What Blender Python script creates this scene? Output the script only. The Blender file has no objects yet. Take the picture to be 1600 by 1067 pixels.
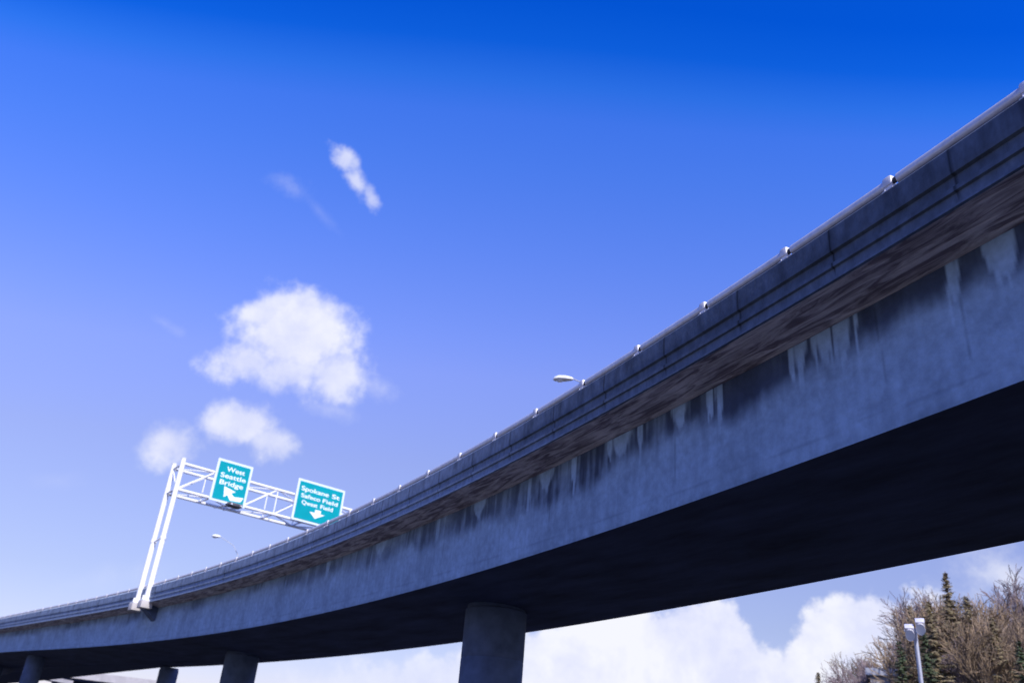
import bpy, bmesh, math, random
import numpy as np
from mathutils import Vector, Matrix
random.seed(7); rng = np.random.RandomState(11)
R = math.radians
scene = bpy.context.scene
COL = scene.collection

# ---------------------------------------------------------------- camera
F_PX, PITCH, ROLL = 1360.06, 0.47205, 0.09144      # focal length in 1600-px units
cd = bpy.data.cameras.new('camera'); cam = bpy.data.objects.new('camera', cd); COL.objects.link(cam)
cd.sensor_width = 36.0; cd.lens = F_PX / 1600 * 36.0
cd.clip_start = 0.1; cd.clip_end = 6000
Fv = Vector((0, math.cos(PITCH), math.sin(PITCH))); R0 = Vector((1, 0, 0)); U0 = Vector((0, -math.sin(PITCH), math.cos(PITCH)))
Rv = math.cos(ROLL) * R0 + math.sin(ROLL) * U0; Uv = -math.sin(ROLL) * R0 + math.cos(ROLL) * U0
cam.matrix_world = Matrix(((Rv.x, Uv.x, -Fv.x, 0), (Rv.y, Uv.y, -Fv.y, 0), (Rv.z, Uv.z, -Fv.z, 0), (0, 0, 0, 1)))
cd.dof.use_dof = True; cd.dof.focus_distance = 15.0; cd.dof.aperture_fstop = 0.85
scene.camera = cam
scene.render.resolution_x = 1024; scene.render.resolution_y = 682

def rayd(x, y):                                     # viewing direction of a point of the photograph (survey only)
    return Fv + (x - 800) / F_PX * Rv - (y - 533.5) / F_PX * Uv
def at(x, y, dist):                                 # point at horizontal distance dist
    d = rayd(x, y); return d * (dist / math.hypot(d.x, d.y))

# ---------------------------------------------------------------- sun, sky, exposure
SUN_EL, SUN_AZ = 38.0, 158.0                         # azimuth clockwise from +Y
sl = bpy.data.lights.new('sun', 'SUN'); sl.energy = 2.6; sl.angle = R(0.5); sl.color = (1.0, 0.95, 0.92)
so = bpy.data.objects.new('sun', sl); COL.objects.link(so)
sd = Vector((math.sin(R(SUN_AZ)) * math.cos(R(SUN_EL)), math.cos(R(SUN_AZ)) * math.cos(R(SUN_EL)), math.sin(R(SUN_EL))))
so.rotation_euler = sd.to_track_quat('Z', 'Y').to_euler(); so.location = (0, 0, 60)
scene.view_settings.view_transform = 'Standard'; scene.view_settings.look = 'None'
scene.view_settings.exposure = 1.0; scene.view_settings.gamma = 1.0

world = bpy.data.worlds.new('World'); scene.world = world; world.use_nodes = True
WN = world.node_tree.nodes; WL = world.node_tree.links; WN.clear()
def wn(t, **k):
    n = WN.new(t)
    for a, b in k.items(): setattr(n, a, b)
    return n
def wmath(op, a, b=None, c=None, clamp=False):
    n = wn('ShaderNodeMath', operation=op, use_clamp=clamp)
    for i, v in enumerate((a, b, c)):
        if v is None: continue
        if isinstance(v, (int, float)): n.inputs[i].default_value = v
        else: WL.new(v, n.inputs[i])
    return n.outputs[0]
tc = wn('ShaderNodeTexCoord'); nrm = wn('ShaderNodeVectorMath', operation='NORMALIZE'); WL.new(tc.outputs['Generated'], nrm.inputs[0])
DIR = nrm.outputs[0]
sep = wn('ShaderNodeSeparateXYZ'); WL.new(DIR, sep.inputs[0])
EL = wmath('MULTIPLY', wmath('ARCSINE', sep.outputs[2]), 180 / math.pi)
AZ = wmath('MULTIPLY', wmath('ARCTAN2', sep.outputs[0], sep.outputs[1]), 180 / math.pi)
sky = wn('ShaderNodeTexSky'); sky.sky_type = 'NISHITA'; sky.sun_disc = False
sky.sun_elevation = R(SUN_EL); sky.sun_rotation = R(SUN_AZ); sky.altitude = 50; sky.air_density = 1.0; sky.dust_density = 0.6; sky.ozone_density = 2.0
# this photograph's film turns the sky a deep saturated blue overhead: tint per elevation
tint = wn('ShaderNodeValToRGB'); tint.color_ramp.interpolation = 'LINEAR'
TINT = [(0, (1, 1, 1)), (1, (1, 1, 1))]
#TINTSTART
TINT = [(0.00, (.42, .33, .38)), (0.125, (.456, .37, .44)), (0.23, (.56, .45, .585)), (0.306, (.60, .52, .80)), (0.3375, (.54, .52, .88)), (0.41, (.40, .50, 1.00)),
        (0.48, (.28, .48, 1.09)), (0.519, (.22, .46, 1.14)), (0.545, (.11, .42, 1.12)), (0.575, (.02, .31, 1.06)), (0.61, (.004, .255, 1.01)), (1.0, (.002, .22, .9))]
#TINTEND
AZ2 = wmath('MULTIPLY', AZ, 1 / 38.0)
WL.new(wmath('DIVIDE', wmath('ADD', EL, wmath('MULTIPLY', wmath('MINIMUM', wmath('MULTIPLY', AZ2, AZ2), 2.0), wmath('MULTIPLY', EL, .15))), 80.0, clamp=True), tint.inputs[0])
cr = tint.color_ramp
while len(cr.elements) < len(TINT): cr.elements.new(0.5)
for e, (p, c) in zip(cr.elements, TINT): e.position = p; e.color = (*c, 1)
mul = wn('ShaderNodeVectorMath', operation='MULTIPLY'); WL.new(sky.outputs[0], mul.inputs[0]); WL.new(tint.outputs[0], mul.inputs[1])
# clouds: direction-space ellipses with ragged edges, plus a cumulus bank round the horizon
nz = wn('ShaderNodeTexNoise'); nz.inputs['Scale'].default_value = 9.0; nz.inputs['Detail'].default_value = 8; nz.inputs['Roughness'].default_value = 0.58; nz.inputs['Distortion'].default_value = 0.25
WL.new(DIR, nz.inputs['Vector'])
nz2 = wn('ShaderNodeTexNoise'); nz2.inputs['Scale'].default_value = 30.0; nz2.inputs['Detail'].default_value = 6; nz2.inputs['Roughness'].default_value = 0.6
WL.new(DIR, nz2.inputs['Vector'])
NZ = wmath('SUBTRACT', nz.outputs[0], 0.5); NZ2 = wmath('SUBTRACT', nz2.outputs[0], 0.5)
RAG = wmath('ADD', wmath('MULTIPLY', NZ, 1.0), wmath('MULTIPLY', NZ2, 2.2))
def cloud(px, py, a, b, ang, gain, soft, top):
    """px,py centre; a,b half axes; ang tilt - converted at once to world directions"""
    c = rayd(px, py).normalized(); t = R(ang)
    e1 = (rayd(px + 10 * math.cos(t), py + 10 * math.sin(t)).normalized() - c); e2 = (rayd(px - 10 * math.sin(t), py + 10 * math.cos(t)).normalized() - c)
    s1 = e1.length / 10 * a; s2 = e2.length / 10 * b; e1.normalize(); e2.normalize()
    def dot(v, s):
        n = wn('ShaderNodeVectorMath', operation='DOT_PRODUCT'); WL.new(DIR, n.inputs[0]); n.inputs[1].default_value = tuple(v / s)
        return wmath('SUBTRACT', n.outputs['Value'], c.dot(v) / s)
    u = dot(e1, s1); v = dot(e2, s2)
    r = wmath('SQRT', wmath('ADD', wmath('MULTIPLY', u, u), wmath('MULTIPLY', v, v)))
    d = wmath('ADD', wmath('SUBTRACT', 1.0, r), wmath('MULTIPLY', RAG, gain))
    n = wn('ShaderNodeMapRange', interpolation_type='SMOOTHSTEP'); WL.new(d, n.inputs[0])
    n.inputs[1].default_value = 0.0; n.inputs[2].default_value = soft; n.inputs[3].default_value = 0; n.inputs[4].default_value = top
    # only on this side of the sky
    f = wn('ShaderNodeVectorMath', operation='DOT_PRODUCT'); WL.new(DIR, f.inputs[0]); f.inputs[1].default_value = tuple(c)
    return wmath('MULTIPLY', n.outputs[0], wmath('GREATER_THAN', f.outputs['Value'], 0.2))
CL = [  # px, py, half-axis a, b, tilt, raggedness, softness, opacity
    (462, 522, 118, 84, 0, .42, .55, .96), (385, 565, 86, 46, -8, .65, .7, .85), (520, 585, 76, 60, 25, .65, .75, .8), (448, 492, 92, 50, -6, .40, .5, .9), (452, 580, 84, 44, 5, .5, .7, .85),
    (538, 248, 24, 38, -30, .9, .8, .78), (556, 285, 40, 24, 55, .9, .9, .74), (580, 308, 34, 17, 62, .9, .9, .62), (376, 658, 84, 44, 6, .6, .65, .86), (424, 688, 54, 38, 25, .65, .8, .72), (260, 692, 64, 48, -15, .65, .85, .85),
    (458, 292, 48, 28, 15, 1.0, 1.6, .22), (258, 506, 40, 14, 35, .9, 1.6, .2), (500, 332, 60, 12, 50, .9, 1.6, .12), (575, 600, 66, 26, 30, .9, 1.3, .34), (520, 640, 60, 24, 10, .9, 1.4, .34),
    (180, 900, 120, 30, -5, .9, 1.8, .16), (90, 750, 60, 20, 0, .9, 1.8, .10), (1570, 900, 130, 70, -10, .9, 1.4, .65)]
dens = None
for c in CL:
    k = cloud(*c); dens = k if dens is None else wmath('MAXIMUM', dens, k)
fc = wn('ShaderNodeFloatCurve'); WL.new(wmath('DIVIDE', wmath('ADD', AZ, 180.0), 360.0), fc.inputs['Value'])
cv = fc.mapping.curves[0]
def azel(x, y):
    d = rayd(x, y); return math.degrees(math.atan2(d.x, d.y)), math.degrees(math.atan2(d.z, math.hypot(d.x, d.y)))
prof = [azel(*p) for p in ((300, 1067), (420, 1045), (560, 1035), (700, 1010), (860, 965), (1010, 935), (1120, 915), (1158, 925), (1172, 975), (1188, 990), (1200, 960), (1212, 990), (1232, 1010), (1240, 968), (1262, 948), (1322, 918), (1364, 922), (1396, 914), (1430, 912), (1470, 935), (1540, 950), (1600, 985))]
pts = [(-180, 2), (-120, 4), (-80, 2), (-45, 3)] + prof + [(60, 6), (90, 3), (130, 4), (180, 2)]
pts = [((a + 180) / 360, e / 40) for a, e in pts]
while len(cv.points) < len(pts): cv.points.new(0.5, 0.5)
for p, (a, b) in zip(cv.points, pts): p.location = (a, b); p.handle_type = 'VECTOR'
fc.mapping.update()
bank = wmath('SUBTRACT', wmath('MULTIPLY', fc.outputs[0], 40.0), EL)
bank = wmath('ADD', bank, wmath('ADD', wmath('MULTIPLY', NZ, 1.6), wmath('MULTIPLY', NZ2, 4.2)))
bn = wn('ShaderNodeMapRange', interpolation_type='SMOOTHSTEP'); WL.new(bank, bn.inputs[0])
bn.inputs[1].default_value = -0.1; bn.inputs[2].default_value = 1.0; bn.inputs[4].default_value = 0.96
lowf = wn('ShaderNodeMapRange', interpolation_type='SMOOTHSTEP'); WL.new(AZ, lowf.inputs[0])      # thinner veil toward the left
lowf.inputs[1].default_value = -14; lowf.inputs[2].default_value = 6; lowf.inputs[3].default_value = 0.3; lowf.inputs[4].default_value = 1.0
dens = wmath('MAXIMUM', dens, wmath('MULTIPLY', bn.outputs[0], lowf.outputs[0]))
ccol = wn('ShaderNodeMix', data_type='RGBA')
shade = wn('ShaderNodeMapRange'); WL.new(wmath('ADD', nz.outputs[0], wmath('MULTIPLY', NZ2, .5)), shade.inputs[0]); shade.inputs[1].default_value = .38; shade.inputs[2].default_value = .62
WL.new(shade.outputs[0], ccol.inputs[0]); ccol.inputs[6].default_value = (.76, .79, 1.0, 1); ccol.inputs[7].default_value = (.94, .95, 1.03, 1)
cs = wn('ShaderNodeVectorMath', operation='SCALE'); WL.new(ccol.outputs[2], cs.inputs[0])
SKY_STRENGTH = 0.15
cs.inputs['Scale'].default_value = 0.5 / SKY_STRENGTH
fin = wn('ShaderNodeMix', data_type='RGBA'); WL.new(dens, fin.inputs[0]); WL.new(mul.outputs[0], fin.inputs[6]); WL.new(cs.outputs[0], fin.inputs[7])
bg = wn('ShaderNodeBackground'); bg.inputs[1].default_value = SKY_STRENGTH; WL.new(fin.outputs[2], bg.inputs[0])
wo = wn('ShaderNodeOutputWorld'); WL.new(bg.outputs[0], wo.inputs[0])

# ---------------------------------------------------------------- helpers
def material(name, base, rough=0.8, metal=0.0, var=0.25, scale=4.0, bump=0.1, bscale=30.0, coords='Object', stretch=(1, 1, 1), attr=None, spec=0.4, tint2=None, bdist=0.02):
    m = bpy.data.materials.new(name); m.use_nodes = True
    N = m.node_tree.nodes; L = m.node_tree.links; b = N['Principled BSDF']
    b.inputs['Roughness'].default_value = rough; b.inputs['Metallic'].default_value = metal
    b.inputs['Specular IOR Level'].default_value = spec
    t = N.new('ShaderNodeTexCoord'); mp = N.new('ShaderNodeMapping'); mp.inputs['Scale'].default_value = stretch
    L.new(t.outputs[coords], mp.inputs[0])
    n = N.new('ShaderNodeTexNoise'); n.inputs['Scale'].default_value = scale; n.inputs['Detail'].default_value = 8; n.inputs['Roughness'].default_value = .62
    L.new(mp.outputs[0], n.inputs['Vector'])
    r = N.new('ShaderNodeValToRGB'); L.new(n.outputs[0], r.inputs[0])
    lo = tint2 if tint2 else tuple(c * (1 - var) for c in base)
    r.color_ramp.elements[0].position = .32; r.color_ramp.elements[0].color = (*lo, 1)
    r.color_ramp.elements[1].position = .68; r.color_ramp.elements[1].color = (*[min(c * (1 + var), 1) for c in base], 1)
    out = r.outputs[0]
    if attr:
        a = N.new('ShaderNodeAttribute'); a.attribute_name = attr
        mx = N.new('ShaderNodeMix'); mx.data_type = 'RGBA'; mx.blend_type = 'MULTIPLY'; mx.inputs[0].default_value = 1
        L.new(out, mx.inputs[6]); L.new(a.outputs['Color'], mx.inputs[7]); out = mx.outputs[2]
    L.new(out, b.inputs['Base Color'])
    if bump:
        n2 = N.new('ShaderNodeTexNoise'); n2.inputs['Scale'].default_value = bscale; n2.inputs['Detail'].default_value = 6; L.new(mp.outputs[0], n2.inputs['Vector'])
        bp = N.new('ShaderNodeBump'); bp.inputs['Strength'].default_value = bump; bp.inputs['Distance'].default_value = bdist
        L.new(n2.outputs[0], bp.inputs['Height']); L.new(bp.outputs[0], b.inputs['Normal'])
    return m

def link(name, me, mats=(), parent=None):
    o = bpy.data.objects.new(name, me); COL.objects.link(o)
    if me is not None:
        for m in (mats if isinstance(mats, (list, tuple)) else [mats]): me.materials.append(m)
    if parent is not None: o.parent = parent
    return o
def tag(o, label=None, cat=None, group=None, kind=None):
    if label: o['label'] = label
    if cat: o['category'] = cat
    if group: o['group'] = group
    if kind: o['kind'] = kind
    return o
def empty(name, loc=(0, 0, 0), rz=0):
    o = bpy.data.objects.new(name, None); COL.objects.link(o); o.location = loc; o.rotation_euler = (0, 0, rz); o.empty_display_size = .3
    return o
def copy_tree(o, parent=None):
    c = o.copy(); COL.objects.link(c); c.parent = parent
    for ch in [x for x in COL.objects if x.parent == o]: copy_tree(ch, c)
    return c

class MB:
    """collects shapes for one mesh"""
    def __init__(s): s.v = []; s.f = []; s.mi = []; s.uv = None
    def add(s, vs, fs, mi=0):
        o = len(s.v); s.v += [tuple(v) for v in vs]
        for f in fs: s.f.append(tuple(i + o for i in f)); s.mi.append(mi)
    def box(s, c, size, ax=None, mi=0, bev=0.0):
        c = Vector(c); X, Y, Z = ax if ax else (Vector((1, 0, 0)), Vector((0, 1, 0)), Vector((0, 0, 1)))
        bm = bmesh.new(); bmesh.ops.create_cube(bm, size=1.0)
        for v in bm.verts: v.co = Vector((v.co.x * size[0], v.co.y * size[1], v.co.z * size[2]))
        if bev: bmesh.ops.bevel(bm, geom=list(bm.edges), offset=bev, segments=2, affect='EDGES', profile=.6)
        bm.verts.index_update()
        s.add([c + X * v.co.x + Y * v.co.y + Z * v.co.z for v in bm.verts], [[v.index for v in f.verts] for f in bm.faces], mi); bm.free()
    def tube(s, pts, rad, n=8, mi=0, cap=True, flat=1.0):
        pts = [Vector(p) for p in pts]; k = len(pts)
        rad = rad if isinstance(rad, (list, tuple)) else [rad] * k
        vs = []; up0 = None
        for i, p in enumerate(pts):
            d = (pts[min(i + 1, k - 1)] - pts[max(i - 1, 0)]).normalized()
            if up0 is None:
                up0 = Vector((0, 0, 1)) if abs(d.z) < .9 else Vector((1, 0, 0))
            a = d.cross(up0); a.normalize(); b = a.cross(d).normalized(); up0 = b
            for j in range(n):
                t = 2 * math.pi * j / n
                vs.append(p + (a * math.cos(t) * flat + b * math.sin(t)) * rad[i])
        fs = [(i * n + j, i * n + (j + 1) % n, (i + 1) * n + (j + 1) % n, (i + 1) * n + j) for i in range(k - 1) for j in range(n)]
        if cap: fs += [tuple(range(n - 1, -1, -1)), tuple((k - 1) * n + j for j in range(n))]
        s.add(vs, fs, mi)
    def build(s, name, mats, parent=None, smooth=False, ang=40):
        me = bpy.data.meshes.new(name); me.from_pydata(s.v, [], s.f); me.update()
        me.polygons.foreach_set('material_index', s.mi)
        if smooth:
            me.polygons.foreach_set('use_smooth', [True] * len(me.polygons)); me.set_sharp_from_angle(angle=R(ang))
        return link(name, me, mats, parent)

def vnoise(x, y, seed=0):
    """smooth 2-D value noise, numpy arrays"""
    def h(i, j):
        v = np.sin(i * 127.1 + j * 311.7 + seed * 74.7) * 43758.5453
        return v - np.floor(v)
    i = np.floor(x); j = np.floor(y); u = x - i; v = y - j; u = u * u * (3 - 2 * u); v = v * v * (3 - 2 * v)
    return (h(i, j) * (1 - u) + h(i + 1, j) * u) * (1 - v) + (h(i, j + 1) * (1 - u) + h(i + 1, j + 1) * u) * v
def fbm(x, y, seed=0, o=4):
    r = 0; a = .5; t = 0
    for k in range(o): r = r + a * vnoise(x * 2 ** k, y * 2 ** k, seed + k * 13); t += a; a *= .55
    return r / t
def sstep(a, b, x):
    t = np.clip((x - a) / (b - a), 0, 1); return t * t * (3 - 2 * t)

# ---------------------------------------------------------------- viaduct axis (near lower girder edge), surveyed
Q = dict(x0=6.58471, y0=10.44501, z0=5.28398, th=0.37273, k0=0.05338, k1=0.00101, k2=-0.00164, k3=-0.00299, g0=0.01742, g1=0.00241, g2=0.00435,
         hw=2.23127, hw1=0.04899, hw2=-0.12845, W=6.23434, W1=0.20088, co=0.82861, vf=0.18615, vf1=0.00598, us=0.01107, us1=0.05168)
S0, S1, DS = -45.0, 230.0, 0.05
SS = np.arange(S0, S1 + DS / 2, DS)
def heading(s):
    s = np.asarray(s, float); u = np.clip(s, -8, 92) / 50
    th = Q['th'] + 5 * (Q['k0'] * u + Q['k1'] * u ** 2 + Q['k2'] * u ** 3 + Q['k3'] * u ** 4)
    return th + np.where(s < -8, (s + 8) * 0.0055, 0) - np.where(s > 92, (np.minimum(s, 190) - 92) * 0.0012, 0)
TH = heading(SS); Tv = np.stack([-np.sin(TH), np.cos(TH)], 1)
XY = np.cumsum(Tv * DS, axis=0); i0 = int(round(-S0 / DS)); XY = XY - XY[i0] + np.array([Q['x0'], Q['y0']])
uu = np.clip(SS, -60, 95) / 50
ZZ = Q['z0'] + 50 * (Q['g0'] * uu + Q['g1'] * uu ** 2 / 2 + Q['g2'] * uu ** 3 / 3) + np.where(SS > 95, (SS - 95) * 0.032, 0)
def frame(s):
    """arrays: base point B (n,3), outward normal N (n,3), T (n,3), and section values"""
    s = np.atleast_1d(np.asarray(s, float)); u = np.clip(s, -20, 90) / 50
    x = np.interp(s, SS, XY[:, 0]); y = np.interp(s, SS, XY[:, 1]); z = np.interp(s, SS, ZZ); th = np.interp(s, SS, TH)
    B = np.stack([x, y, z], 1); T = np.stack([-np.sin(th), np.cos(th), 0 * th], 1); N = np.stack([-np.cos(th), -np.sin(th), 0 * th], 1)
    return B, N, T, Q['hw'] + Q['hw1'] * u + Q['hw2'] * u * u, Q['W'] + Q['W1'] * u, Q['us'] + Q['us1'] * u, Q['vf'] + Q['vf1'] * u
def sec(s, n, v, ref='bot'):
    """point(s) at station s: n metres outward from the near web, v metres above the girder's lower edge / the fascia's lower edge"""
    B, N, T, hw, W, us, vf = frame(s)
    o = 0 if ref == 'bot' else (hw + vf)
    return B + N * np.asarray(n)[..., None] + np.array([0, 0, 1.0]) * np.asarray(v + o)[..., None]

def sweep(name, stations, profile, mats, parent=None, closed=False, ref='bot', attrfn=None, smooth=False, mi=None, caps=False):
    """profile(s) -> (k,2) list of (n, v) as functions of arrays: list of callables or numbers"""
    s = np.asarray(stations, float); n = len(s); P = []
    B, N, T, hw, W, us, vf = frame(s); env = dict(hw=hw, W=W, us=us, vf=vf, s=s)
    off = 0 if ref == 'bot' else hw + vf
    for (a, b) in profile:
        a = a(env) if callable(a) else np.full(n, float(a)); b = b(env) if callable(b) else np.full(n, float(b))
        P.append(B + N * a[:, None] + np.array([0, 0, 1.0]) * (b + off)[:, None])
    P = np.stack(P, 1); k = P.shape[1]
    me = bpy.data.meshes.new(name)
    idx = np.arange(n * k).reshape(n, k); kk = k if closed else k - 1
    f = []
    for j in range(kk):
        j2 = (j + 1) % k
        f.append(np.stack([idx[:-1, j], idx[1:, j], idx[1:, j2], idx[:-1, j2]], 1))
    F = np.stack(f, 1).reshape(-1, 4).tolist(); m_i = [(mi[j] if mi else 0) for _ in range(n - 1) for j in range(kk)]
    if caps and closed: F += [idx[0, ::-1].tolist(), idx[-1].tolist()]; m_i += [0, 0]
    me.from_pydata(P.reshape(-1, 3).tolist(), [], F); me.update()
    me.polygons.foreach_set('material_index', m_i)
    # uv: x = station, y = distance round the profile
    d = np.concatenate([[0], np.cumsum(np.linalg.norm(np.diff(P[0], axis=0), axis=1))]); d = np.append(d, d[-1] + 1)
    uv = me.uv_layers.new(name='UVMap'); li = np.zeros(len(me.loops), int); me.loops.foreach_get('vertex_index', li)
    uvs = np.stack([s[li // k], d[li % k]], 1).astype(np.float32); uv.data.foreach_set('uv', uvs.ravel())
    if attrfn is not None:
        ca = me.color_attributes.new('stain_shade', 'FLOAT_COLOR', 'POINT')
        c = attrfn(np.repeat(s, k), np.tile(np.arange(k), n)); c = np.concatenate([c, np.ones((len(c), 1))], 1)
        ca.data.foreach_set('color', c.astype(np.float32).ravel())
    if smooth:
        me.polygons.foreach_set('use_smooth', [True] * len(me.polygons)); me.set_sharp_from_angle(angle=R(30))
    return link(name, me, mats, parent)

# ---------------------------------------------------------------- materials
M = {}
M['web'] = material('weathered_girder_concrete', (.29, .40, .535), .85, var=.14, scale=5, bump=.5, bscale=12, coords='UV', attr='stain_shade', spec=.3, bdist=.03)
M['parapet'] = material('parapet_concrete', (.170, .220, .310), .85, var=.30, scale=5, bump=.35, bscale=18, coords='UV', stretch=(1, .5, 1), attr='stain_shade', spec=.3)
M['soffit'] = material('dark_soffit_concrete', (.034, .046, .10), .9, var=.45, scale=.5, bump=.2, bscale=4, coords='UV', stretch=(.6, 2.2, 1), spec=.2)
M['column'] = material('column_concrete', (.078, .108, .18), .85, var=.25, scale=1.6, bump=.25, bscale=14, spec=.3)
M['rail'] = material('galvanised_rail', (.62, .60, .62), .42, metal=.25, var=.12, scale=6, bump=.05, spec=.5)
M['bracket'] = material('cast_rail_bracket', (.66, .64, .66), .5, metal=.1, var=.12, scale=9, bump=.1, spec=.5)
M['gap'] = material('rail_joint_rubber', (.03, .03, .035), .7, var=.2)
M['white'] = material('white_painted_steel', (.84, .84, .83), .45, var=.05, scale=2, bump=.03)
M['asphalt'] = material('asphalt', (.055, .055, .058), .9, var=.25, scale=12, bump=.2)
M['green'] = material('green_sign_sheeting', (.0, .285, .315), .6, var=.08, scale=1.5, bump=.0, spec=.1)
M['legend'] = material('white_sign_legend', (.85, .87, .88), .5, var=.02, bump=0)
M['border'] = material('sign_border_white', (.62, .70, .80), .5, var=.04, bump=0)
M['dark'] = material('dark_housing', (.06, .06, .075), .5, var=.2)
M['grey'] = material('grey_aluminium', (.38, .39, .42), .45, metal=.3, var=.08)
M['lens'] = material('lamp_glass', (.80, .83, .90), .15, var=.05, bump=0, spec=.8)
M['ground'] = material('ground_grass_gravel', (.065, .062, .050), .95, var=.5, scale=.15, bump=.4, bscale=6)
M['road'] = material('road_asphalt', (.06, .06, .062), .9, var=.2, scale=3, bump=.2)
M['paint'] = material('road_paint', (.75, .75, .72), .7, var=.12, scale=8)
M['farconc'] = material('sunlit_concrete', (.50, .47, .44), .85, var=.12, scale=.7)
M['bark'] = material('bare_bark', (.19, .145, .115), .9, var=.35, scale=3, bump=.3)
M['twig'] = material('winter_twigs', (.24, .172, .105), .9, var=.4, scale=.6, bump=0)
M['bark2'] = material('grey_bark', (.22, .17, .155), .9, var=.3, scale=3, bump=.3)
M['twig2'] = material('purple_twigs', (.20, .150, .145), .9, var=.35, scale=.6, bump=0)
M['needle'] = material('conifer_needles', (.055, .075, .030), .85, var=.5, scale=.8, bump=0)
M['needle2'] = material('brown_green_needles', (.19, .15, .075), .85, var=.5, scale=.8, bump=0)
M['bwall'] = material('building_wall', (.34, .32, .32), .8, var=.12)
M['broof'] = material('building_roof_edge', (.34, .35, .38), .6, var=.08)
M['bglass'] = material('window_glass', (.05, .06, .08), .1, var=.1, bump=0, spec=.8)

# cantilever soffit: flowing, rippled board-form marks
def soffit_wave():
    m = material('rippled_cantilever_concrete', (.50, .46, .48), .85, var=.22, scale=1.2, bump=0, coords='UV')
    N = m.node_tree.nodes; L = m.node_tree.links; b = N['Principled BSDF']
    t = N.new('ShaderNodeTexCoord'); mp = N.new('ShaderNodeMapping'); mp.inputs['Rotation'].default_value = (0, 0, R(-24)); mp.inputs['Scale'].default_value = (.42, 4.2, 1); L.new(t.outputs['UV'], mp.inputs[0])
    w = N.new('ShaderNodeTexNoise'); w.inputs['Scale'].default_value = 1.7; w.inputs['Detail'].default_value = 5; w.inputs['Roughness'].default_value = .6; w.inputs['Distortion'].default_value = 1.1
    L.new(mp.outputs[0], w.inputs['Vector'])
    r = N.new('ShaderNodeValToRGB'); L.new(w.outputs[0], r.inputs[0]); r.color_ramp.elements[0].color = (.30, .27, .31, 1); r.color_ramp.elements[0].position = .40; r.color_ramp.elements[1].color = (1, 1, 1, 1); r.color_ramp.elements[1].position = .60
    src = b.inputs['Base Color'].links[0].from_socket
    mx = N.new('ShaderNodeMix'); mx.data_type = 'RGBA'; mx.blend_type = 'MULTIPLY'; mx.inputs[0].default_value = 1
    L.new(src, mx.inputs[6]); L.new(r.outputs[0], mx.inputs[7]); L.new(mx.outputs[2], b.inputs['Base Color'])
    bp = N.new('ShaderNodeBump'); bp.inputs['Strength'].default_value = .7; bp.inputs['Distance'].default_value = .06; L.new(w.outputs[0], bp.inputs['Height']); L.new(bp.outputs[0], b.inputs['Normal'])
    return m
M['ripple'] = soffit_wave()

GZ = -1.6
# ---------------------------------------------------------------- ground and roads (below the frame)
mb = MB(); mb.add([(-3000, -3000, GZ), (3000, -3000, GZ), (3000, 3000, GZ), (-3000, 3000, GZ)], [(0, 1, 2, 3)])
tag(mb.build('ground', M['ground']), kind='structure')
mb = MB(); mb.add([(-9, -300, GZ + .012), (3.6, -300, GZ + .012), (3.6, 300, GZ + .012), (-9, 300, GZ + .012)], [(0, 1, 2, 3)])
tag(mb.build('road', M['road']), kind='structure')
mb = MB()
for x in (-8.6, 3.2): mb.add([(x - .06, -300, GZ + .016), (x + .06, -300, GZ + .016), (x + .06, 300, GZ + .016), (x - .06, 300, GZ + .016)], [(0, 1, 2, 3)])
for k in range(-20, 20):
    for x in (-4.7, -.9): mb.add([(x - .05, k * 12, GZ + .016), (x + .05, k * 12, GZ + .016), (x + .05, k * 12 + 3, GZ + .016), (x - .05, k * 12 + 3, GZ + .016)], [(0, 1, 2, 3)])
tag(mb.build('road_markings', M['paint']), kind='structure')

# ---------------------------------------------------------------- main viaduct
SA, SB = -42.0, 190.0
near = np.arange(-6, 40, .045); mid = np.arange(40, 100, .12); rough_l = np.arange(SA, -6, .5); rough_r = np.arange(100, SB, 1.0)
ST = np.concatenate([rough_l, near, mid, rough_r]); STC = np.concatenate([np.arange(SA, 100, .5), np.arange(100, SB, 2)])
via = empty('viaduct', (float(sec(21.7, -3.1, 0)[0][0]), float(sec(21.7, -3.1, 0)[0][1]), GZ))
tag(via, 'long curved concrete viaduct sweeping up across the frame on round columns', 'elevated road')
INV = Matrix.Translation(-via.location)
def vp(o):                                            # keep world position under the empty
    o.parent = via; o.matrix_parent_inverse = INV; return o

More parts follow.
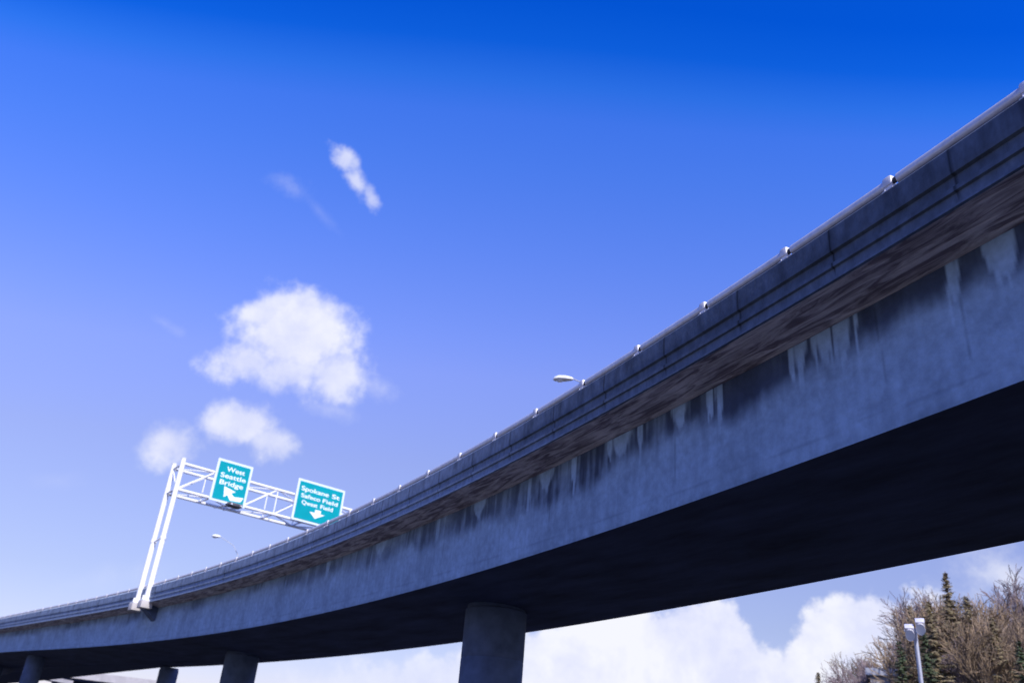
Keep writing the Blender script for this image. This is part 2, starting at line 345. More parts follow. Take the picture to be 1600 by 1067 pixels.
NW = 46
FR = np.linspace(0, 1, NW)
DR = []                                               # pale lime drips: (station, width, length fraction)
for s_, w_, l_ in ((-.46, .50, .40), (-.30, .16, .46), (.42, .26, .36), (.50, .10, .42), (-.95, .08, .30), (2.38, .07, .34), (2.68, .34, .36), (2.82, .12, .42), (3.12, .34, .40), (3.30, .10, .46), (3.72, .36, .40), (3.95, .10, .44),
                 (6.05, .24, .50), (6.4, .10, .36), (7.4, .50, .28), (8.9, .12, .50), (9.7, .75, .30), (10.2, .18, .44), (11.9, .26, .44), (13.4, .9, .26), (14.3, .16, .46), (17.5, .9, .25), (20.5, .3, .42), (25.5, 1.2, .26), (31, .5, .34)):
    DR.append((s_, w_, l_))
def webcol(s, j):
    v = FR[j]; dn = 1 - v                             # dn: 0 at the top of the web
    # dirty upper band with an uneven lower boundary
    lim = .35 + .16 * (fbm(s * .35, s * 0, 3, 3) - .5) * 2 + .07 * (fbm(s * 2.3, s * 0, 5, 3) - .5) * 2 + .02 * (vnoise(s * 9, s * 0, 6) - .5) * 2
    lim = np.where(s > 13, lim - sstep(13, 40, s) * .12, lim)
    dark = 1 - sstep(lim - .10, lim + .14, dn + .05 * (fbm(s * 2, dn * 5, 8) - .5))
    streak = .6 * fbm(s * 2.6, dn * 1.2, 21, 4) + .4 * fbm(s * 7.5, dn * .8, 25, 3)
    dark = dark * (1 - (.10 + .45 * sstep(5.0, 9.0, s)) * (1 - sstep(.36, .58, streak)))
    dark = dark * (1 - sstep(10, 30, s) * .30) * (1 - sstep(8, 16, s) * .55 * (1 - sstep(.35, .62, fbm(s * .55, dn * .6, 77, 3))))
    lime = np.zeros_like(s)
    for s_, w_, l_ in DR:
        wob = (vnoise(dn * 5 + s_ * 3, s * 0 + s_, 9) - .5) * .12
        prof = np.maximum(.22, 1 - (dn / l_) ** 1.6) * w_ * .5 + .01
        d = np.abs(s - s_ - wob * dn * 2) + .13 * (vnoise(s * 21, dn * 2.5, 31) - .5) + .10 * (vnoise(s * 7, dn * 3, 33) - .5)
        L = l_ * (.75 + .6 * vnoise(s * 8 + s_, s * 0, 17))
        lime = np.maximum(lime, (1 - sstep(prof * .75, prof * 1.1 + .02, d)) * (1 - sstep(L * .85, L * 1.1, dn)))
    dark = dark * (1 - .92 * lime)
    base = .88 + .42 * (fbm(s * .9, dn * 2.5, 40, 5) - .5) + .30 * (fbm(s * 3.4 + dn * 2, dn * 6, 41, 5) - .5) + .22 * (fbm(s * 8, dn * 1.0, 44, 3) - .5) + .10 * (fbm(s * 13, dn * 26, 47, 3) - .5) + .14 * lime * (dn < .6)
    base *= 1 - .10 * sstep(.93, .98, dn)             # form line near the lower edge
    base *= 1 - .18 * np.exp(-((dn - .86 - .01 * np.sin(s * 2)) / .008) ** 2)
    for sc in (-2.2, .35, 1.9, 7.6, 13.1, 19.9):       # fine vertical cracks and drip lines
        base *= 1 - .32 * np.exp(-((s - sc - .02 * np.sin(dn * 9)) / .018) ** 2) * (dn < .75)
    for sc in (6.15, 21.7, 37.0, 52.0): base *= 1 - .12 * (1 / (1 + np.exp((s - sc) * 60))) * (s > sc - 1.2)
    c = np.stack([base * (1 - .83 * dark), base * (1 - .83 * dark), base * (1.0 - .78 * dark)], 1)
    return np.clip(c, .03, 1.2)
web_prof = [(0.0, (lambda e, f=f: e['hw'] * f)) for f in FR]
web = vp(sweep('web', ST, web_prof, M['web'], attrfn=webcol, smooth=True))
web['label'] = 'blue grey web with dark stained top and pale lime drips'
# soffit of the box and its far web
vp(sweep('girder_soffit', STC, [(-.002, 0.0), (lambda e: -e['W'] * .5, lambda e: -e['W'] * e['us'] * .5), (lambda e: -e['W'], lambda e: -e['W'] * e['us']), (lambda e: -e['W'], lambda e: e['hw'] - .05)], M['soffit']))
# deck slab with its cantilevers: lower face rises from the web to the fascia
CO = Q['co']
vp(sweep('deck_slab', np.concatenate([np.arange(SA, 100, .25), np.arange(100, SB, 2)]),
   [(CO - .05, lambda e: e['hw'] + e['vf'] + .002), (.004, lambda e: e['hw'] - .004)], M['ripple']))
vp(sweep('road_deck', STC, [(CO - .30, lambda e: e['hw'] + e['vf'] + .22), (lambda e: -e['W'] - CO + .3, lambda e: e['hw'] + e['vf'] + .20),
   (lambda e: -e['W'] - CO, lambda e: e['hw'] + e['vf']), (lambda e: -e['W'], lambda e: e['hw'] - .05)], M['asphalt']))

# parapet: upper face, two recessed bands, lower lip
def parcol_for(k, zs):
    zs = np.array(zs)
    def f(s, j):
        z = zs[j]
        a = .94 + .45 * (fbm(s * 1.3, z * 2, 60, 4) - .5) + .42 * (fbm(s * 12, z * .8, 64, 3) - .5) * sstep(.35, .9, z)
        a *= (1 + .30 * (1 - sstep(.20, .27, z))) * (.46 + .66 * sstep(3, 26, s))  # right-hand stretch coloured darker, standing in for its unlit face
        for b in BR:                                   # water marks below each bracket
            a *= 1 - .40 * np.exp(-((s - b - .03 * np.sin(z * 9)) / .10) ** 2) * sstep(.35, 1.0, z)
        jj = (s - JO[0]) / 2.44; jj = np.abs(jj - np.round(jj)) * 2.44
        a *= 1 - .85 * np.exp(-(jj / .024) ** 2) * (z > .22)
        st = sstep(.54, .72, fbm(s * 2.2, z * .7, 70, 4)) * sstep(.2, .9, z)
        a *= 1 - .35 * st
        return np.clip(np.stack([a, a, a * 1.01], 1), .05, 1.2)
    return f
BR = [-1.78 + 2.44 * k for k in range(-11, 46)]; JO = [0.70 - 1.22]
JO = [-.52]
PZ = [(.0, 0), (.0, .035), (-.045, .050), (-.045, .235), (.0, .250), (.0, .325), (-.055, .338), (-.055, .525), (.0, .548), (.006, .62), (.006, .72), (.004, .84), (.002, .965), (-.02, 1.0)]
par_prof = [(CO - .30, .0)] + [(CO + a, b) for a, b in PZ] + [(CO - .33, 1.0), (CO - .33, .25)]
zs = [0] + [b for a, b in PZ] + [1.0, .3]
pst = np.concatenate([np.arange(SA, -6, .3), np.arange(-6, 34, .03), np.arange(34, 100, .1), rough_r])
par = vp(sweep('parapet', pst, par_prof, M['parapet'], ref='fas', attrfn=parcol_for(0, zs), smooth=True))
# far parapet
vp(sweep('parapet', STC, [(lambda e: -e['W'] - CO, 0.0), (lambda e: -e['W'] - CO, 1.0), (lambda e: -e['W'] - CO + .33, 1.0), (lambda e: -e['W'] - CO + .33, .22)], M['farconc'], ref='fas'))

# handrail: oval tube necked down beside every bracket
RC_N, RC_Z = CO - .10, 1.165
mb = MB()
for k in range(len(BR) - 1):
    a, b = BR[k] + .075, BR[k + 1] - .075
    ns = 8 if BR[k] < 60 else 4
    pts = [Vector(p) for p in sec(np.linspace(a, b - .10, ns), np.full(ns, RC_N), np.full(ns, RC_Z), 'fas')]
    mb.tube(pts, .088, 14, 0, flat=.62)
    pts = [Vector(p) for p in sec(np.linspace(b - .10, b, 2), np.full(2, RC_N), np.full(2, RC_Z), 'fas')]
    mb.tube(pts, .058, 10, 1, flat=.6, cap=False)
rail = vp(mb.build('handrail', [M['rail'], M['gap']], smooth=True))
for b in BR[:-1]:
    p = Vector(sec(b, RC_N, 1.0, 'fas')[0]); _, N_, T_, *_r = frame(b); N_ = Vector(N_[0]); T_ = Vector(T_[0]); Z_ = Vector((0, 0, 1))
    m2 = MB(); m2.box(p + Z_ * .012, (.22, .14, .02), (T_, N_, Z_)); m2.box(p + Z_ * .09, (.16, .085, .14), (T_, N_, Z_), bev=.012)
    m2.box(p + Z_ * .185, (.18, .13, .175), (T_, N_, Z_), bev=.04); m2.tube([p + N_ * .055 + T_ * .05 + Z_ * .02, p + N_ * .055 + T_ * .05 + Z_ * .05], .014, 6)
    o = m2.build('rail_bracket', M['bracket'], smooth=True); o.parent = rail

# columns
def column(s, fr, r, parent_fn, topz=None, xy=None, name='column'):
    if xy is None:
        B, N, T, hw, W, us, vf = frame(s); c = B[0] - N[0] * W[0] * fr; x, y, z = c[0], c[1], c[2] - W[0] * fr * us[0] + .03
    else: x, y = xy; z = topz
    mb = MB(); seg = 40; prof = [(r * 1.5, GZ + .0), (r * 1.5, GZ + .35), (r * 1.46, GZ + .4), (r, GZ + .4)]
    zc = GZ + 3.0
    while zc < z - 1.2: prof += [(r, zc - .02), (r - .015, zc), (r, zc + .02)]; zc += 2.44
    prof += [(r, z - .16), (r * .95, z - .12), (r * .95, z)]
    vs = []; 
    for (rr, zz) in prof:
        for k in range(seg):
            t = 2 * math.pi * k / seg; vs.append((x + rr * math.cos(t), y + rr * math.sin(t), zz))
    fs = [(i * seg + k, i * seg + (k + 1) % seg, (i + 1) * seg + (k + 1) % seg, (i + 1) * seg + k) for i in range(len(prof) - 1) for k in range(seg)]
    mb.add(vs, fs); return parent_fn(mb.build(name, M['column'], smooth=True))
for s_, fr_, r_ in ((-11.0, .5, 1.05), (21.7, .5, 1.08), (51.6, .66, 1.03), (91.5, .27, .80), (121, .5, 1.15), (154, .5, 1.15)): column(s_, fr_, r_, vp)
# corbel carrying the sign gantry
def corbel(s, wdt):
    mb = MB(); ax = frame(s); T_ = Vector(ax[2][0])
    for k in (0,):
        a = [Vector(p) for p in (sec(s - wdt / 2, .003, 1.3)[0], sec(s - wdt / 2, .003, float(ax[3][0]))[0], sec(s - wdt / 2, 1.0, float(ax[3][0] + ax[6][0]) - .0)[0], sec(s - wdt / 2, 1.0, float(ax[3][0] + ax[6][0]) - .25)[0])]
        b = [Vector(p) + T_ * wdt for p in a]
        mb.add(a + b, [(0, 1, 2, 3), (7, 6, 5, 4), (0, 3, 7, 4), (3, 2, 6, 7), (2, 1, 5, 6), (1, 0, 4, 5)])
    return vp(mb.build('corbel', M['column']))
corbel(57.1, .8)

# ---------------------------------------------------------------- second ramp peeling off behind the main one
ramp = empty('ramp_viaduct', (-45, 88, GZ)); tag(ramp, 'dark underside of branching ramp behind the long curved viaduct at lower left', 'elevated road')
IR = Matrix.Translation(-ramp.location)
def rp(o): o.parent = ramp; o.matrix_parent_inverse = IR; return o
fp = []; nearS = [60, 66, 76, 90, 110, 150]
for (x, y), s_ in zip(((286, 1036), (255, 1042), (180, 1050), (93, 1060), (0, 1068.5), (-200, 1088)), nearS):
    _, _, _, _, _, us_, _ = frame(s_); z = float(sec(s_, -5.2, 0)[0][2] - 5.2 * us_[0]) - .03; z = min(z, 7.3)
    d = rayd(x, y); fp.append(d * (z / d.z))
fp.append(fp[-1] + (fp[-1] - fp[-2]) * 1.2); nearS.append(180)
mb = MB(); n = len(fp); npt = []
for s_, q in zip(nearS, fp):
    a = Vector(sec(s_, -5.2, 0)[0]); a.z = q.z + .0; npt.append(a)
vs = npt + fp + [q + Vector((0, 0, 2.1)) for q in fp] + [q + Vector((0, 0, 2.1)) for q in npt]
fs = []
for i in range(n - 1):
    for k in range(4): k2 = (k + 1) % 4; fs.append((k * n + i, k * n + i + 1, k2 * n + i + 1, k2 * n + i))
fs += [(0, n, 2 * n, 3 * n), (n - 1, 4 * n - 1, 3 * n - 1, 2 * n - 1)]
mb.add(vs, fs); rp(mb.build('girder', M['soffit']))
mb = MB()
for i in range(n - 1):
    a, b = fp[i], fp[i + 1]; d = (b - a).normalized(); nn = Vector((-d.y, d.x, 0)).normalized(); nn = nn if nn.y > 0 else -nn; L = (b - a).length
    mb.box((a + b) / 2 + Vector((0, 0, 2.55)) + nn * .3, (L + .05, .3, .9), (d, nn, d.cross(nn)))
rp(mb.build('parapet', M['farconc']))
q = rayd(264, 1046); q = q * (6.1 / q.z); column(0, 0, .72, rp, topz=6.15, xy=(q.x + .35, q.y - 1.0))

# ---------------------------------------------------------------- distant flyover glimpsed at lower left
def make_fly(p0, p1, label, ext0, ext1, wid=9.0):
    a, b = p0, p1; d = (b - a); slope = d.z / math.hypot(d.x, d.y); d.z = 0; L = d.length; d.normalize(); nn = Vector((-d.y, d.x, 0)); nn = nn if nn.y > 0 else -nn
    fly = empty('flyover', (a.x, a.y, GZ)); IF = Matrix.Translation(-fly.location); tag(fly, label, 'bridge', 'distant flyovers under the viaduct')
    def fl(o): o.parent = fly; o.matrix_parent_inverse = IF; return o
    dd = Vector((d.x, d.y, slope)).normalized(); up = nn.cross(dd); up = up if up.z > 0 else -up
    c = (a - dd * ext0 + b + dd * ext1) / 2; LL = (b - a).length + ext0 + ext1
    for off in (0, wid):
        mb = MB(); mb.box(c + nn * off - up * .6, (LL, .35, 1.2), (dd, nn, up), bev=.02); fl(mb.build('parapet', M['farconc']))
    mb = MB(); mb.box(c + nn * wid / 2 - up * 1.25, (LL, wid - .4, .5), (dd, nn, up)); mb.box(c + nn * wid / 2 - up * 1.9, (LL, wid * .55, 1.2), (dd, nn, up)); fl(mb.build('deck', M['soffit']))
    for k in (-.40, -.08, .30):
        p = c + dd * LL * k + nn * wid / 2; mb = MB(); zt = (p - up * 2.35).z
        mb.tube([(p.x, p.y, GZ), (p.x, p.y, zt - 1.2), (p.x, p.y, zt)], [.8, .8, 1.3], 20); fl(mb.build('column', M['column'], smooth=True))
make_fly(at(148, 1050.5, 168), at(250, 1063, 160), 'distant sunlit flyover, the upper one of two beneath the viaduct at lower left', 6, 90, 12.0)
make_fly(at(96, 1056.5, 235), at(149, 1068, 225), 'distant sunlit flyover, the lower one of two beneath the viaduct at lower left', 6, 90, 10.0)

# ---------------------------------------------------------------- sign gantry
A0 = Vector((-22.136, 58.998, 0)); DA = R(53.0); GD = Vector((math.sin(DA), math.cos(DA), 0)); GB = Vector((-GD.y, GD.x, 0))   # along the truss / towards its rear
ZT = 18.25; ZB = 16.40; DEP = 1.85; SP = 14.6
gan = empty('sign_gantry', (A0.x, A0.y, 8.4)); tag(gan, 'white steel truss gantry reaching out from paired posts on the viaduct edge', 'sign gantry')
IG = Matrix.Translation(-gan.location)
def gp(o): o.parent = gan; o.matrix_parent_inverse = IG; return o
def G(u, w, z): return A0 + GD * u + GB * w + Vector((0, 0, z))
for u in (0,):
    for w in (0, DEP):
        mb = MB(); zb = 8.85
        mb.tube([G(u, w, zb), G(u, w, 12), G(u, w, ZT + .32)], [.19, .18, .17], 16)
        mb.tube([G(u, w, ZT + .32), G(u, w, ZT + .36)], [.19, .19], 16)
        mb.box(G(u, w, zb + .02), (.72, .72, .06), (GD, GB, Vector((0, 0, 1)))); mb.tube([G(u, w, 12.9), G(u, w, 13.1)], .21, 16)
        for q in range(4):
            t = math.pi / 4 + q * math.pi / 2; mb.box(G(u + .24 * math.cos(t), w + .24 * math.sin(t), zb + .2), (.16, .03, .34), (GD * math.cos(t) + GB * math.sin(t), -GD * math.sin(t) + GB * math.cos(t), Vector((0, 0, 1))))
        gp(mb.build('post', M['white'], smooth=True))
    for za, zc_, r_ in ((ZT - .05, ZT - .05, .08), (ZB, ZB, .08), (ZB, ZT - .05, .05), (13, 13, .05)):
        mb = MB(); mb.tube([G(u, 0, za), G(u, DEP, zc_)], r_, 8); gp(mb.build('post_brace', M['white'], smooth=True))
for w in (0, DEP):
    for z in (ZT, ZB):
        mb = MB(); mb.tube([G(.0, w, z), G(SP, w, z)], .105, 12); gp(mb.build('chord', M['white'], smooth=True))
nP = 6; pw = SP / nP; mb = MB()
for k in range(nP):
    u0, u1 = k * pw, (k + 1) * pw
    for w in (0, DEP):
        a_, b_ = (u0, u1)
        mb.tube([G(a_, w, ZB), G(b_, w, ZT)], .055, 8)
        mb.tube([G(b_, w, ZB), G(b_, w, ZT)], .04, 8)
    for z in (ZT, ZB):
        mb.tube([G(u0, 0 if k % 2 else DEP, z), G(u1, DEP if k % 2 else 0, z)], .045, 8); mb.tube([G(u1, 0, z), G(u1, DEP, z)], .045, 8)
gp(mb.build('bracing', M['white'], smooth=True))
# pedestals: concrete blocks on the parapet's outer face
for w in (0, DEP):
    mb = MB(); mb.box(G(-.02, w, 8.60), (.74, .80, .46), (GD, GB, Vector((0, 0, 1))), bev=.05); gp(mb.build('pedestal', M['farconc'], smooth=True))

def text_mesh(body, size):
    cu = bpy.data.curves.new('legend', 'FONT'); cu.body = body; cu.size = size; cu.offset = size * .010; cu.extrude = .004; cu.align_x = 'LEFT'
    o = bpy.data.objects.new('legend', cu); COL.objects.link(o); dg = bpy.context.evaluated_depsgraph_get(); me = bpy.data.meshes.new_from_object(o.evaluated_get(dg))
    v = np.array([x.co[:] for x in me.vertices]); f = [tuple(p.vertices) for p in me.polygons]; bpy.data.objects.remove(o); return v, f
def make_sign(u0, u1, z0, z1, lines, arrow, label, wf=-.38):
    ob = empty('direction_sign', G((u0 + u1) / 2, wf, z0)); tag(ob, label, 'road sign', 'green direction signs on the gantry'); I = Matrix.Translation(-ob.location)
    def sp(o): o.parent = ob; o.matrix_parent_inverse = I; return o
    W_, H_ = u1 - u0, z1 - z0; Zv = Vector((0, 0, 1))
    mb = MB(); mb.box(G((u0 + u1) / 2, wf + .03, (z0 + z1) / 2), (W_ + .34, .05, H_ + .34), (GD, GB, Zv), bev=.012); sp(mb.build('sign_border', M['border']))
    mb = MB(); mb.box(G((u0 + u1) / 2, wf - .005, (z0 + z1) / 2), (W_, .02, H_), (GD, GB, Zv), bev=.004); pn = sp(mb.build('sign_panel', M['green']))
    for uu_ in (.2, .8):
        mb = MB(); mb.box(G(u0 + W_ * uu_, wf + .10, (z0 + z1) / 2), (.10, .10, H_ + .2), (GD, GB, Zv)); 
        for z in (ZT, ZB): mb.box(G(u0 + W_ * uu_, wf + .22, z), (.08, .18, .08), (GD, GB, Zv))
        sp(mb.build('mounting_post', M['white']))
    for (body, a, b, base, cap) in lines:
        mb = MB(); v, f = text_mesh(body, 1.0); x0, x1 = v[:, 0].min(), v[:, 0].max(); sx = (b - a) * W_ / (x1 - x0); sy = cap / .69
        mb.add([G(u0 + a * W_ + (p[0] - x0) * sx, wf - .019 - p[2], z0 + base * H_ + p[1] * sy) for p in v], f); sp(mb.build('lettering', M['legend']))
    for poly in arrow:
        mb = MB(); n_ = len(poly); fr_ = [G(u0 + p[0] * W_, wf - .024, z0 + p[1] * H_) for p in poly]; bk = [G(u0 + p[0] * W_, wf - .012, z0 + p[1] * H_) for p in poly]
        mb.add(fr_ + bk, [tuple(range(n_)), tuple(range(2 * n_ - 1, n_ - 1, -1))] + [(i, (i + 1) % n_, n_ + (i + 1) % n_, n_ + i) for i in range(n_)])
    sp(mb.build('arrow', M['legend']))
    return ob
ar1 = [[(.30, .37), (.69, .29), (.555, .235), (.66, .155), (.97, .19), (.90, .065), (.56, .045), (.45, .165), (.35, .09)]]
ar2 = [[(.46, .10), (.67, .25), (.57, .25), (.57, .34), (.44, .34), (.44, .25), (.32, .25)]]
make_sign(2.43, 4.75, 16.34, 19.08, [('West', .25, .84, .775, .33), ('Seattle', .10, .92, .59, .33), ('Bridge', .12, .88, .405, .33)], ar1, 'narrow green sign reading West Seattle Bridge, nearest the gantry post')
make_sign(8.74, 12.40, 16.47, 19.30, [('Spokane', .05, .68, .76, .33), ('St', .76, .94, .76, .33), ('Safeco', .07, .51, .575, .30), ('Field', .57, .92, .575, .30), ('Qwest', .11, .47, .40, .30), ('Field', .54, .83, .40, .30)], ar2, 'wide green sign reading Spokane St with a down arrow, beside the parapet')
# luminaire under the first sign
lm = empty('sign_light', G(3.9, -.2, ZB - .35)); tag(lm, 'dark floodlight slung under the narrow West Seattle Bridge sign', 'sign light'); IL = Matrix.Translation(-lm.location)
def lp(o): o.parent = lm; o.matrix_parent_inverse = IL; return o
mb = MB(); 
for u in (3.55, 4.25): mb.tube([G(u, -1.5, ZB - .42), G(u, .2, ZB - .30), G(u, DEP, ZB - .12)], .05, 8)
lp(mb.build('arm', M['white'], smooth=True))
mb = MB(); mb.box(G(3.9, -1.0, ZB - .38), (1.0, .75, .22), (GD, GB, Vector((0, 0, 1))), bev=.04); lp(mb.build('lamp_housing', M['dark'], smooth=True))
mb = MB(); mb.box(G(3.9, -1.0, ZB - .26), (.8, .55, .03), (GD, GB, Vector((0, 0, 1)))); lp(mb.build('lens', M['lens']))

# ---------------------------------------------------------------- street lamps behind the viaduct
def street_lamp(head, elbow, label, L=.72):
    """head / elbow: world points of the lamp head's middle and the top of the pole"""
    ss = np.arange(0, 110, .1); ed = sec(ss, 0, 1.0, 'fas'); _, N_, _, _, W_, _, _ = frame(ss); ed = ed - N_ * (W_ + CO - .165)[:, None]
    i = int(np.argmin(abs(np.arctan2(ed[:, 0], ed[:, 1]) - math.atan2(elbow.x, elbow.y)))); k = math.hypot(ed[i, 0], ed[i, 1]) / math.hypot(elbow.x, elbow.y)
    elbow = elbow * k; head = head * k; fz = float(ed[i, 2])                                   # stands on the far parapet
    ob = empty('street_lamp', (elbow.x, elbow.y, fz)); tag(ob, label, 'street lamp', 'street lamps rising behind the viaduct'); I = Matrix.Translation(-ob.location)
    def p_(o, q=None):
        o.parent = q or ob
        if q is None: o.matrix_parent_inverse = I
        return o
    mb = MB(); e2 = elbow - Vector((0, 0, 1.2)); mb.tube([(elbow.x, elbow.y, fz), (elbow.x, elbow.y, fz + .5), (e2.x, e2.y, e2.z)], [.13, .12, .08], 12); mb.box((elbow.x, elbow.y, fz + .03), (.32, .32, .06)); p_(mb.build('pole', M['grey'], smooth=True))
    d = (head - elbow); d.z = 0; d.normalize(); sd_ = Vector((-d.y, d.x, 0)); hz = head.z
    mb = MB(); h0 = head - d * L * .5
    pts = [e2 + (elbow - e2) * 0, e2 + Vector((0, 0, .75)) + d * .12, elbow + (h0 - elbow) * .4 + Vector((0, 0, .04)), h0 + Vector((0, 0, .02))]
    mb.tube(pts, [.055 * L, .036 * L, .03 * L, .03 * L], 10); p_(mb.build('arm', M['grey'], smooth=True))
    # cobra head: lofted sections
    mb = MB(); secs = [(-.5, .06, .06, 0), (-.40, .11, .11, 0), (-.1, .19, .16, 0), (.2, .21, .17, .0), (.42, .15, .12, -.01), (.5, .04, .05, -.02)]; n_ = 14; vs = []
    for (t, w_, h_, o_) in secs:
        for k in range(n_):
            a_ = 2 * math.pi * k / n_; y_ = math.sin(a_) * h_; y_ = y_ if y_ > 0 else y_ * .45
            vs.append(head + d * t * L + sd_ * math.cos(a_) * w_ + Vector((0, 0, y_ + o_)))
    fs = [(i * n_ + k, i * n_ + (k + 1) % n_, (i + 1) * n_ + (k + 1) % n_, (i + 1) * n_ + k) for i in range(len(secs) - 1) for k in range(n_)] + [tuple(range(n_)), tuple(len(vs) - 1 - k for k in range(n_))]
    mb.add(vs, fs); hd = p_(mb.build('lamp_head', M['white'], smooth=True))
    mb = MB(); vs = []
    for (r_, z_) in ((.13, -.045), (.12, -.08), (.07, -.12), (.01, -.13)):
        for k in range(12): a_ = 2 * math.pi * k / 12; vs.append(head + d * .16 * L + d * math.cos(a_) * r_ * 1.3 + sd_ * math.sin(a_) * r_ + Vector((0, 0, z_)))
    mb.add(vs, [(i * 12 + k, i * 12 + (k + 1) % 12, (i + 1) * 12 + (k + 1) % 12, (i + 1) * 12 + k) for i in range(3) for k in range(12)]); p_(mb.build('lens', M['lens'], smooth=True), hd)
street_lamp(at(880, 592.5, 36.2), at(938, 612, 36), 'cobra-head street lamp poking up behind the right-hand parapet and handrail', .85)
street_lamp(at(338, 838, 74.5), at(378, 862, 74), 'small faint street lamp just right of the gantry posts', .68)

# ---------------------------------------------------------------- floodlight mast among the trees
pm = at(1430, 990, 42); base = Vector((pm.x, pm.y, GZ))
mast = empty('light_mast', base); tag(mast, 'pale steel pole with twin floodlights in front of bare trees', 'floodlight'); IM = Matrix.Translation(-mast.location)
def mp_(o, q=None):
    o.parent = q or mast
    if q is None: o.matrix_parent_inverse = IM
    return o
ztop = at(1430, 985, 42).z
mb = MB(); mb.tube([base, base + Vector((0, 0, .6)), Vector((pm.x, pm.y, ztop + .1))], [.13, .11, .085], 14); mb.box(base + Vector((0, 0, .03)), (.5, .5, .06)); mp_(mb.build('pole', M['grey'], smooth=True))
toc = -Vector((pm.x, pm.y, 0)).normalized(); rt = Vector((-toc.y, toc.x, 0))
mb = MB(); mb.tube([Vector((pm.x, pm.y, ztop)) - rt * .42, Vector((pm.x, pm.y, ztop)) + rt * .42], .05, 8); mp_(mb.build('crossarm', M['grey'], smooth=True))
for (px, py) in ((1421.5, 988), (1438, 979)):
    c = at(px, py, 41.6); aim = (toc * .75 + Vector((0, 0, -.62))).normalized(); side = aim.cross(Vector((0, 0, 1))).normalized(); upv = side.cross(aim)
    mb = MB(); n_ = 18; secs = [(-.30, .08), (-.26, .12), (-.10, .15), (.06, .25), (.20, .27), (.22, .26)]; vs = []
    for (t, r_) in secs:
        for k in range(n_): a_ = 2 * math.pi * k / n_; vs.append(c + aim * t + side * math.cos(a_) * r_ * .68 + upv * math.sin(a_) * r_ * 1.0)
    mb.add(vs, [(i * n_ + k, i * n_ + (k + 1) % n_, (i + 1) * n_ + (k + 1) % n_, (i + 1) * n_ + k) for i in range(len(secs) - 1) for k in range(n_)] + [tuple(range(n_))])
    mb.box(c + aim * .0 + upv * .22, (.36, .34, .2), (side, aim, upv), bev=.03)
    fd = mp_(mb.build('floodlight', M['bracket'], smooth=True))
    mb = MB(); mb.add([c + aim * .21 + side * math.cos(2 * math.pi * k / n_) * .18 + upv * math.sin(2 * math.pi * k / n_) * .27 for k in range(n_)], [tuple(range(n_))]); mp_(mb.build('lens', M['lens']), fd)

# ---------------------------------------------------------------- small building behind the trees
bc = at(1392, 1056, 64); bz = bc.z
bld = empty('building', (bc.x, bc.y, GZ), R(-24)); tag(bld, 'flat roofed grey building half hidden by bare trees left of the mast', 'building')
mb = MB(); mb.box((2.0, 3, (bz - GZ) / 2), (6.5, 6, bz - GZ)); mb.build('wall', M['bwall'], bld)
mb = MB(); mb.box((2.0, 3, bz - GZ + .22), (7.0, 6.5, .44), bev=.03); mb.build('roof', M['broof'], bld)
for i in range(4):
    mb = MB(); mb.box((-.4 + i * 1.6, -.03, bz - GZ - 1.5), (1.1, .08, 1.3), bev=.01); w_ = mb.build('window', M['broof'], bld)
    mb = MB(); mb.box((-.4 + i * 1.6, -.08, bz - GZ - 1.5), (.96, .03, 1.16)); mb.build('pane', M['bglass'], w_)

# ---------------------------------------------------------------- trees
def bare_tree(seed, H, spread, dens=1.0):
    rd = random.Random(seed); tr = MB(); cr_ = MB()
    def rot(v, ang):
        ax = Vector((rd.uniform(-1, 1), rd.uniform(-1, 1), rd.uniform(-1, 1))).normalized(); return (Matrix.Rotation(ang, 3, ax) @ v).normalized()
    cnt = [0]
    def grow(p, d, L, r, lvl):
        n = 3 if lvl < 3 else 2; pts = [p]; q = p; dd_ = d
        for i in range(n):
            dd_ = rot(dd_, rd.uniform(0, .22 + .05 * lvl)); dd_ = (dd_ + Vector((0, 0, .07 if lvl else .2))).normalized(); q = q + dd_ * L / n; pts.append(q)
        r2 = r * (.62 if lvl < 4 else .4); rad = [max(r + (r2 - r) * i / n, .017) for i in range(n + 1)]
        (tr if lvl < 2 else cr_).tube(pts, rad, 8 if lvl < 2 else (4 if lvl < 4 else 3), cap=False)
        if lvl >= 6: return
        nb = {0: 5, 1: 4, 2: 4, 3: 4, 4: 4, 5: 3}[lvl]
        for k in range(nb):
            t = rd.uniform(.35, 1.0) if k else 1.0
            if lvl == 0: t = rd.uniform(.45, 1.0)
            i = min(int(t * n), n - 1); a = pts[i] + (pts[i + 1] - pts[i]) * (t * n - i)
            nd = rot(dd_, rd.uniform(.35, .85) * spread)
            grow(a, nd, L * rd.uniform(.55, .78), r2 * rd.uniform(.55, .8), lvl + 1)
        if lvl < 4: grow(q, dd_, L * .72, r2, lvl + 1)
    grow(Vector((0, 0, -.1)), Vector((0, 0, 1)), H * .34, H * .016, 0)
    zmax = max(v[2] for v in cr_.v); k = H / zmax
    for b in (tr, cr_): b.v = [(v[0] * k, v[1] * k, v[2] * k) for v in b.v]
    return tr, cr_
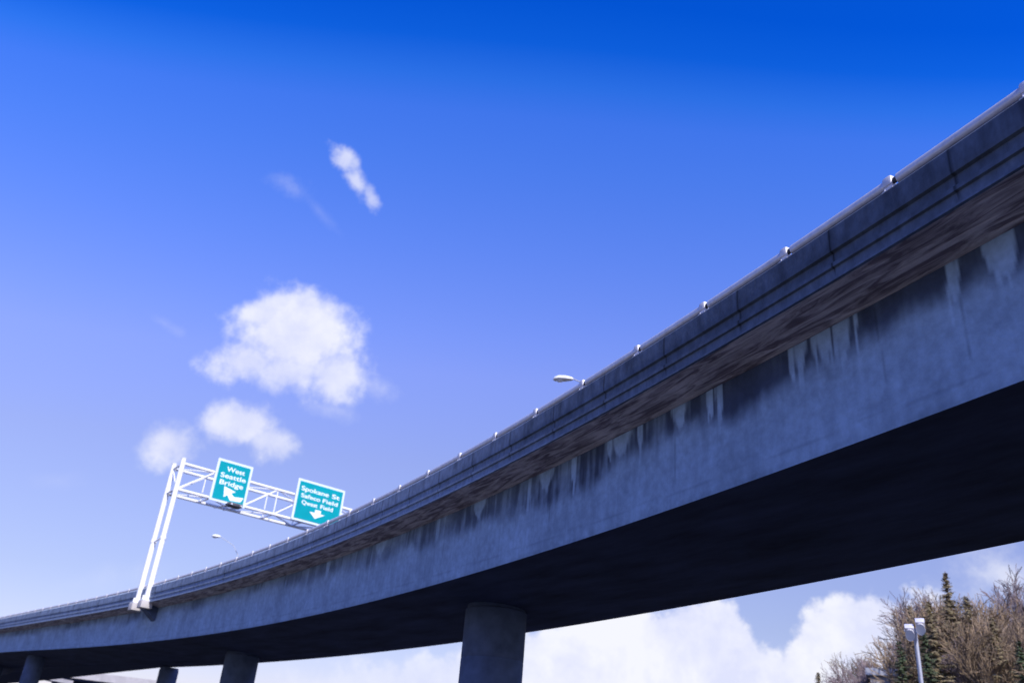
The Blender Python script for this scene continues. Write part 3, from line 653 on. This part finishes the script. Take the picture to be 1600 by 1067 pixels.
def conifer(seed, H, rb, gap=.25):
    rd = random.Random(seed); tr = MB(); cr_ = MB()
    tr.tube([(0, 0, -.1), (rd.uniform(-.1, .1), 0, H * .5), (rd.uniform(-.15, .15), 0, H)], [H * .016, H * .010, .02], 8, cap=False)
    z = H * .10
    while z < H * .995:
        f = 1 - z / H; n = max(3, int(6 + 8 * f))
        for k in range(n):
            if rd.random() < gap: continue
            a = rd.uniform(0, 2 * math.pi); L = rb * (f ** .85) * rd.choice((.5, .8, 1.0, 1.25)) * rd.uniform(.7, 1.1) + .10
            p0 = Vector((0, 0, z)); d = Vector((math.cos(a), math.sin(a), rd.uniform(-.45, .12) * f)); sd_ = Vector((-math.sin(a), math.cos(a), 0))
            tr.tube([p0, p0 + d * L * .9], [.035 * f + .01, .008], 3, cap=False)
            m = max(4, int(L / .11))
            for i in range(m):
                t = (i + rd.random()) / m; c = p0 + d * L * t; w_ = rd.uniform(.16, .42) * (1 - t * .65) * min(1, .3 + L * .5)
                for sgn in (-1, 1):
                    e = c + sd_ * sgn * w_ + d * w_ * rd.uniform(.3, .9) + Vector((0, 0, -w_ * rd.uniform(.0, .7))); h_ = rd.uniform(.02, .055)
                    cr_.add([c + Vector((0, 0, h_)) - d * .03, c - Vector((0, 0, h_)) + d * .04, e], [(0, 1, 2)])
        z += .07 + .12 * f * (H / 14)
    return tr, cr_
PROTO = {}
def place_tree(kind, seed, px, top_y, dist, rz, label, H0, mats, cat='tree', group=None, sp=1.0, rb=3.0):
    top = at(px, top_y, dist); H = top.z - GZ; key = (kind, seed)
    if key not in PROTO:
        tr, cr_ = bare_tree(seed, H0, sp) if kind == 'bare_tree' else conifer(seed, H0, rb)
        r = empty(kind, (0, 0, 0)); tr.build('trunk', mats[0], r, smooth=True, ang=60); cr_.build('crown', mats[1], r); PROTO[key] = r; o = r
    else: o = copy_tree(PROTO[key])
    o.location = (top.x, top.y, GZ); o.rotation_euler = (0, 0, rz); k = H / H0; o.scale = (k, k, k)
    tag(o, label, cat, group); return o
BG = 'bare winter trees at lower right'; CG = 'conifers at lower right'
b1 = (M['bark'], M['twig']); b2 = (M['bark2'], M['twig2'])
for a_ in (
    (1, 1388, 972, 74, .3, 'bare bluish tree leftmost of the tall ones, thin against the cloud', 15, b2),
    (2, 1425, 922, 78, 1.2, 'bare tree rising just left above the floodlight mast', 16, b2),
    (3, 1492, 925, 62, .0, 'brown twiggy tree close to the right of the floodlight mast', 15, b1),
    (4, 1540, 925, 66, 2.0, 'broad brown bare tree in the middle of the group', 15, b1),
    (2, 1578, 900, 84, 3.0, 'tall purplish bare tree near the right edge of the photo', 16, b2),
    (1, 1612, 885, 76, 4.0, 'rightmost bare tree cut by the right edge of the photo', 15, b2),
    (3, 1455, 925, 92, 2.6, 'farther bare tree behind the floodlight mast', 15, b1),
    (4, 1350, 1020, 88, 5.0, 'lowest bare tree, pale grey, left of the grey building', 15, b2),
    (3, 1566, 965, 52, 1.0, 'near brown bare tree low at the right, pale branches', 15, b1),
    (4, 1520, 960, 50, 4.4, 'low brown thicket tree right beneath the tallest conifer', 15, b1),
    (2, 1470, 985, 54, 2.2, 'low bare tree touching the right side of the floodlight pole', 16, b1),
    (1, 1408, 985, 66, 1.7, 'greyish bare tree right above the flat building roof', 15, b2),
    (4, 1600, 950, 58, .7, 'low purplish bare tree in the bottom right corner', 15, b2)):
    place_tree('bare_tree', *a_, group=BG)
c1 = (M['bark'], M['needle']); c2 = (M['bark'], M['needle2'])
for a_ in (
    (11, 1476, 892, 57, 0, 'tallest thin-topped brown conifer above the bare trees', 16, c2, 3.0),
    (12, 1450, 938, 50, 1, 'olive brown conifer right behind the floodlight head', 14, c2, 3.8),
    (13, 1442, 985, 46, 0, 'dark green conifer directly behind the floodlight pole', 12, c1, 2.5),
    (12, 1421, 945, 64, 2.1, 'dark green conifer just left of the floodlight heads', 14, c1, 3.8),
    (13, 1404, 1000, 56, 4.0, 'low dark conifer above the right end of the flat roof', 12, c1, 2.5),
    (12, 1508, 930, 60, 3.3, 'olive conifer between the tallest spire and the purple trees', 14, c2, 3.8),
    (12, 1548, 962, 50, 5.0, 'broad olive conifer low in the middle of the bare trees', 14, c2, 3.8),
    (13, 1590, 1000, 48, 3, 'dark conifer low at the right edge', 12, c1, 2.5)):
    place_tree('conifer', *a_[:-1], group=CG, rb=a_[-1])
place_tree('conifer', 12, 1278, 1049, 100, .5, 'small dark conifer tip alone under the clouds, left one of two', 14, c1, group=CG)
place_tree('conifer', 13, 1309, 1052, 104, 1.5, 'small dark conifer tip nearest the leftmost bare trees', 12, c1, group=CG)
